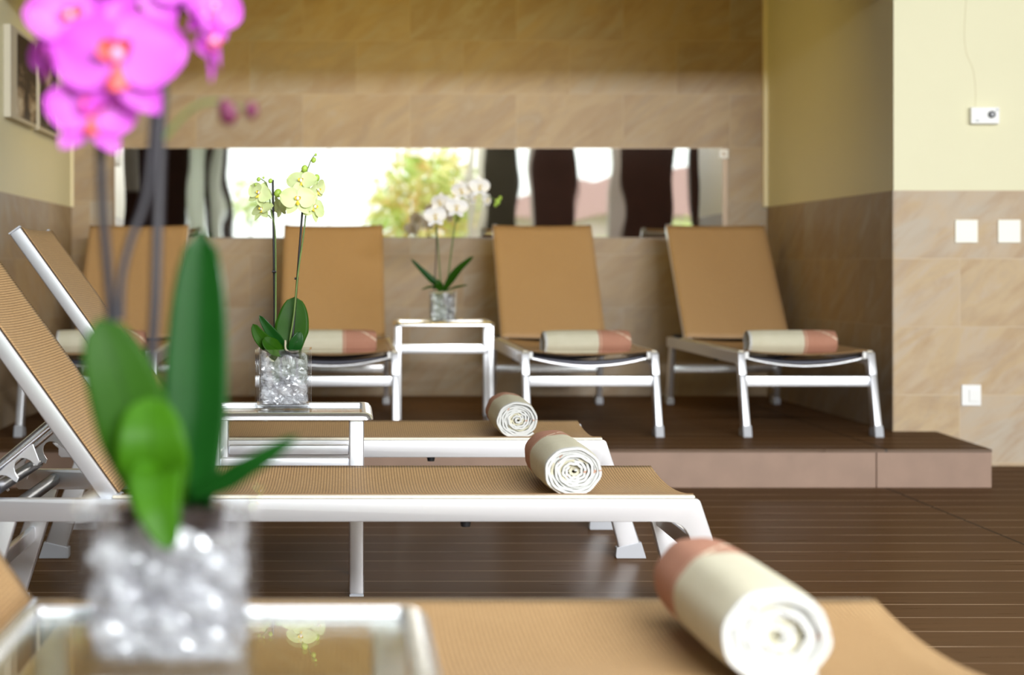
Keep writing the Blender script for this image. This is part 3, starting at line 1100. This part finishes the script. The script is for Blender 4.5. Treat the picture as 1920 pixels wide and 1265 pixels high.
def vase(parent, c, w, h, zb):
    """square glass vase open on top with a thick base, local centre c=(x,y)"""
    hw = w / 2
    n = 5
    th_ = .006
    out = rrect(hw, hw, .010, n)
    inn = rrect(hw - th_, hw - th_, .008, n)
    k = len(out)
    z0, z1 = zb, zb + h
    rings = [[(x, y, z0) for x, y in out], [(x, y, z1) for x, y in out], [(x, y, z1) for x, y in inn], [(x, y, z0 + .012) for x, y in inn]]
    vs_ = [(x + c[0], y + c[1], z) for r in rings for x, y, z in r]
    fs = []
    for j in range(3):
        for i in range(k):
            i2 = (i + 1) % k
            fs.append((j * k + i, j * k + i2, (j + 1) * k + i2, (j + 1) * k + i))
    fs.append(tuple(range(k)))
    fs.append(tuple(range(3 * k, 4 * k)))
    return MB().add(vs_, fs).build('glass_vase', M['glass'], parent, auto=.9)


def cellophane(parent, c, w, h, zb, seed, mat):
    """crumpled cellophane: sharply creased sheets stuffed around the inner pot"""
    rn = random.Random(seed)
    NR = 26
    for sh in range(3):
        mb = MB()
        n = 64
        s = (w / 2 - .008) * (1 - .17 * sh)
        hh_ = h * (.70 - .10 * sh)
        pts = []
        for j in range(NR + 1):
            for i in range(n):
                a = 2 * PI * i / n
                q = max(abs(math.cos(a)), abs(math.sin(a)))
                rad = s / q ** .85 * .97
                rad *= 1 - abs(rn.gauss(0, .045 + .02 * sh)) - .10 * abs(math.sin(a * 3 + j * .35 + sh * 2 + seed)) ** 3
                z = zb + .014 + hh_ * (j / NR) + rn.uniform(-.6, .6) * hh_ / NR * (0 < j < NR) + ((.018 * abs(math.sin(a * 2.5 + seed)) + abs(rn.gauss(0, .006))) if j == NR else 0)
                aa = a + rn.uniform(-.03, .03)
                x = max(-s, min(s, rad * math.cos(aa)))
                y = max(-s, min(s, rad * math.sin(aa)))
                pts.append((c[0] + x, c[1] + y, z))
        fs = []
        for j in range(NR):
            for i in range(n):
                i2 = (i + 1) % n
                a, b, cc, d = j * n + i, j * n + i2, (j + 1) * n + i2, (j + 1) * n + i
                fs += ([(a, b, cc), (a, cc, d)] if rn.random() < .5 else [(a, b, d), (b, cc, d)])
        mb.add(pts, fs)
        mb.build('cellophane', mat, parent, smooth=False)


def bud(parent, p, r, mat, sc_=(1, 1, 1.25), rot=None, name='bud'):
    return MB().ball(p, r, 12, 8, sc_, rot).build(name, mat, parent, smooth=True)


def stem(parent, pts, r, mat, name='stem', n=24, r1=None):
    path = catmull(pts, n)
    rr = [r + ((r1 if r1 else r) - r) * i / n for i in range(n + 1)]
    return MB().tube(path, rr, 8).build(name, mat, parent, auto=1.2)


R_ = math.radians

# ---- yellow orchid, in focus
YO = 5.13
vy = P(530.5, 772, YO - .083)
zt = TH - .011
c0 = (vy.x, YO)
yo = empty('potted_orchid', (c0[0], c0[1], zt))
tag(yo, 'yellow green orchid in square glass vase, sharp, on the middle table', 'orchid', 'potted orchids in glass vases')


def mk(par_loc):
    o = Vector(par_loc)
    return lambda u, v, dy=0.0, Y=None: P(u, v, (Y if Y else o.y) + dy) - o


Q = mk((c0[0], c0[1], zt))
vase(yo, (0, 0), .165, .176, .0005)
cellophane(yo, (0, 0), .165, .176, .0005, 5, M['cello'])
MB().tube([(0, 0, .06), (0, 0, .172)], [.042, .054], 20).build('inner_pot', M['pot'], yo, auto=.9)
MB().ball((0, 0, .150), .045, 14, 6, (1, 1, .3)).build('bark_mix', M['bark'], yo)
for pts in (((495, 690), (510, 697), (525, 704), (545, 703)), ((535, 638), (536, 655), (548, 660), (560, 658)), ((500, 668), (512, 677), (530, 676), (550, 668))):
    stem(yo, [Q(u, v, -.05 + .01 * k) for k, (u, v) in enumerate(pts)], .0032, M['root'], 'root', 14)
# leaves
leaf(yo, [Q(545, 662, .01), Q(545, 630, .015), Q(550, 595, .02), Q(553, 556, .03)], .108, M['leaf'], (0.1, -1, .15), .06, 3.2, base=.5)
leaf(yo, [Q(540, 662, 0), Q(522, 640, -.02), Q(504, 617, -.035), Q(486, 591, -.04)], .042, M['leaf_dark'], (-.5, -.7, .6), .12, 1.6)
leaf(yo, [Q(530, 664, -.01), Q(507, 650, -.035), Q(488, 632, -.05), Q(474, 607, -.055)], .048, M['leaf'], (-.2, -1, .5), .08, 3)
leaf(yo, [Q(540, 664, -.02), Q(520, 655, -.05), Q(505, 645, -.065), Q(494, 633, -.07)], .055, M['leaf'], (.15, -1, .5), .08, 3)
leaf(yo, [Q(547, 664, .0), Q(552, 650, -.01), Q(558, 636, -.012), Q(563, 622, -.01)], .045, M['leaf_dark'], (.3, -1, .3), .1, 2.5)
# stakes and stems
stem(yo, [Q(515, 655, .02), Q(514, 520, .02), Q(511.5, 337, .0)], .0034, M['stake'], 'support_stake', 12)
stem(yo, [Q(547, 655, 0), Q(556, 540, .0), Q(567, 395, -.005)], .0034, M['stake'], 'support_stake', 12)
stem(yo, [Q(516, 650, .018), Q(517, 560, .013), Q(516, 440, .012), Q(509, 398, .0), Q(505.5, 372, -.005), Q(500, 345, -.005), Q(489, 335, -.005)], .0027, M['stem'], 'stem', 40, .0016)
stem(yo, [Q(541, 652, -.004), Q(551, 590, -.006), Q(559, 510, -.005), Q(571, 425, -.004), Q(575, 370, .0), Q(574, 330, .0), Q(580, 308, .0), Q(586, 296, .0), Q(590, 291, 0)], .0030, M['stem'], 'stem', 48, .0014)
stem(yo, [Q(509, 410, .0), Q(505, 405, -.004), Q(499, 401, -.008)], .0014, M['stem'], 'flower_stalk', 6)
stem(yo, [Q(575, 372, 0), Q(585, 362, -.005), Q(594, 355, -.01)], .0014, M['stem'], 'flower_stalk', 6)
for (u, v) in ((514, 509), (556, 522), (511, 395)):
    q = Q(u, v, .006)
    MB().tube([q + Vector((-.006, 0, 0)), q + Vector((.006, 0, 0))], .0035, 8).build('clip', M['stake'], yo)
ym = (M['petal_yellow'], M['lip_gold'], M['column_white'])
make_flower(yo, Q(558, 374, -.045), .112, ym, (R_(-8), 0, R_(4)), 1)
make_flower(yo, Q(565, 341, -.020), .100, ym, (R_(-28), 0, R_(-14)), 2)
make_flower(yo, Q(588, 389, -.006), .098, ym, (R_(-12), R_(25), R_(42)), 3)
make_flower(yo, Q(595, 357, -.005), .084, ym, (R_(10), R_(-30), R_(48)), 4)
make_flower(yo, Q(486, 363, -.005), .088, ym, (R_(-15), R_(24), R_(-30)), 5)
make_flower(yo, Q(491, 394, -.004), .080, ym, (R_(-38), R_(-12), R_(-30)), 6)
make_flower(yo, Q(525, 388, .02), .072, ym, (R_(-15), R_(15), R_(130)), 7)
for (u, v, r) in ((521, 362, .0115), (571, 316, .0095), (593, 334, .0105), (588, 300, .0075), (592, 290, .004), (485, 336, .006), (494, 333, .0035), (507, 339, .0065), (479, 346, .0035)):
    bud(yo, Q(u, v, -.002), r, M['bud_green'], (1, 1, 1.2), Euler((0, R_(20), 0)).to_matrix())

# ---- white orchid on the platform table
WO = 8.665
zt3 = HP + .497 - .011
vw = P(829.5, 600, WO)
c3 = (vw.x, WO)
wo = empty('potted_orchid.001', (c3[0], c3[1], zt3))
tag(wo, 'white orchid in a glass vase on the platform table before the mirror', 'orchid', 'potted orchids in glass vases')
Q = mk((c3[0], c3[1], zt3))
vase(wo, (0, 0), .146, .160, .0005)
cellophane(wo, (0, 0), .146, .160, .0005, 8, M['cello'])
MB().tube([(0, 0, .075), (0, 0, .146)], [.036, .046], 16).build('inner_pot', M['pot'], wo, auto=.9)
leaf(wo, [Q(832, 545), Q(812, 528, -.01), Q(792, 508, -.02), Q(770, 485, -.03)], .040, M['leaf_dark'], (.3, -1, .5), .12, 1.8)
leaf(wo, [Q(832, 545), Q(845, 525, -.01), Q(862, 503, -.02), Q(888, 480, -.03)], .052, M['leaf'], (-.4, -1, .4), .12, 1.8)
leaf(wo, [Q(830, 545), Q(818, 540, -.02), Q(806, 538, -.03), Q(790, 543, -.035)], .024, M['leaf_dark'], (0, -.7, 1), .1, 2)
leaf(wo, [Q(836, 545), Q(850, 540, -.02), Q(862, 537, -.03), Q(877, 534, -.035)], .022, M['leaf'], (0, -.7, 1), .1, 2)
leaf(wo, [Q(828, 545, -.02), Q(824, 538, -.03), Q(822, 532, -.04), Q(818, 524, -.04)], .05, M['leaf'], (0, -1, .3), .1, 2)
leaf(wo, [Q(836, 545, .02), Q(822, 530, .03), Q(806, 516, .04), Q(787, 498, .05)], .022, M['stem'], (.3, -1, .5), .1, 2)
stem(wo, [Q(827, 545), Q(824, 500), Q(819, 420), Q(822, 392), Q(835, 372)], .0042, M['stem'], 'stem', 24, .002)
stem(wo, [Q(838, 545), Q(845, 480), Q(855, 410), Q(862, 378), Q(885, 362), Q(912, 366), Q(932, 377)], .0042, M['stem'], 'stem', 30, .002)
stem(wo, [Q(814, 545, .01), Q(818, 470, .01), Q(818, 425, .005)], .003, M['stake'], 'support_stake', 10)
wm = (M['petal_white'], M['lip_gold'], M['column_white'])
for k, (u, v, d, yaw, dy) in enumerate(((816, 405, .108, 8, -.04), (826, 379, .095, -25, -.01), (856, 388, .108, 5, -.04), (866, 357, .100, -12, -.01), (899, 350, .104, 14, -.03), (888, 371, .075, 60, -.01), (913, 374, .078, 55, -.01))):
    make_flower(wo, Q(u, v, dy), d * 1.15, wm, (R_(-6), R_(4 * (k % 3) - 4), R_(yaw)), 20 + k)
for (u, v, r) in ((933, 378, .014), (938, 371, .009), (929, 384, .009)):
    bud(wo, Q(u, v), r, M['bud_green'])

# ---- magenta orchid in the foreground
MO = 1.853
c1 = ((320 - U0) * 1.853 / F, MO)
mo = empty('potted_orchid.002', (c1[0], c1[1], zt))
tag(mo, 'large blurred magenta orchid in glass vase in the left foreground', 'orchid', 'potted orchids in glass vases')
Q = mk((c1[0], c1[1], zt))
vase(mo, (0, 0), .188, .172, .0005)
cellophane(mo, (0, 0), .188, .172, .0005, 15, M['cello'])
MB().tube([(0, 0, .075), (0, 0, .166)], [.046, .060], 20).build('inner_pot', M['pot'], mo, auto=.9)
MB().ball((0, 0, .150), .055, 14, 6, (1, 1, .3)).build('bark_mix', M['bark'], mo)
leaf(mo, [Q(355, 950, .0), Q(365, 820, .01), Q(372, 640, .02), Q(378, 428, .03)], .072, M['leaf_dark'], (-.1, -1, .0), .12, 5.0, base=.7)
leaf(mo, [Q(300, 945, .0), Q(270, 850, -.03), Q(228, 720, -.04), Q(185, 595, -.04)], .086, M['leaf'], (.2, -1, .35), .06, 4.0, base=.5)
leaf(mo, [Q(300, 960, .0), Q(290, 890, -.05), Q(283, 820, -.06), Q(278, 745, -.04)], .078, M['leaf_light'], (.05, -1, .5), .08, 4.0, base=.6)
leaf(mo, [Q(300, 900, -.05), Q(292, 890, -.08), Q(296, 950, -.110), Q(320, 1032, -.118)], .062, M['leaf_light'], (0, -1, .5), .10, 2.0, base=.8)
leaf(mo, [Q(350, 930, .0), Q(420, 905, -.02), Q(480, 870, -.03), Q(560, 816, -.03)], .038, M['leaf_dark'], (-.3, -.8, .7), .12, 1.5)
stem(mo, [Q(235, 900, .02), Q(215, 700, .02), Q(206, 560, .01), Q(193, 400, .0), Q(187, 225, -.01), Q(180, 120, 0), Q(200, 0, 0), Q(230, -90, 0)], .0060, M['stem_dark'], 'stem', 44, .005)
stem(mo, [Q(285, 900, .02), Q(283, 700, .02), Q(291, 560, .02), Q(298, 330, .03), Q(306, 120, .03), Q(312, -60, .03)], .0062, M['stem_dark'], 'support_stake', 30)
stem(mo, [Q(225, 600, .018), Q(228, 520, .02), Q(245, 450, .025), Q(275, 360, .03), Q(290, 200, .03), Q(310, 60, .03), Q(370, -20, .03)], .0048, M['stem_dark'], 'stem', 36)
stem(mo, [Q(300, 270, .03), Q(330, 232, .03), Q(365, 200, .03), Q(410, 190, .03), Q(455, 205, .03)], .0026, M['stem'], 'stem', 20, .0016)
M['column_pink'] = simple('pale_pink_column', (0.85, 0.45, 0.75), 0.5)
pm = (M['petal_purple'], M['lip_red'], M['column_pink'])
make_flower(mo, Q(222, 112, -.05), .150, pm, (R_(-10), 0, R_(-4)), 31, lip=1.5)
make_flower(mo, Q(172, 212, -.035), .104, pm, (R_(-12), R_(4), R_(14)), 32, lip=1.5)
make_flower(mo, Q(128, 34, -.02), .098, pm, (R_(-5), R_(-10), R_(28)), 33, lip=1.5)
make_flower(mo, Q(98, 100, .015), .070, pm, (R_(-5), R_(-10), R_(-30)), 37)
make_flower(mo, Q(270, -55, -.015), .140, pm, (R_(-5), R_(10), R_(0)), 34)
make_flower(mo, Q(398, 15, .03), .080, pm, (R_(-5), R_(10), R_(35)), 35)
make_flower(mo, Q(392, 78, .035), .095, pm, (R_(-15), R_(38), R_(72)), 36)
for (u, v, r) in ((428, 213, .0105), (419, 198, .006), (471, 207, .0075)):
    bud(mo, Q(u, v, .03), r, M['petal_plum'])
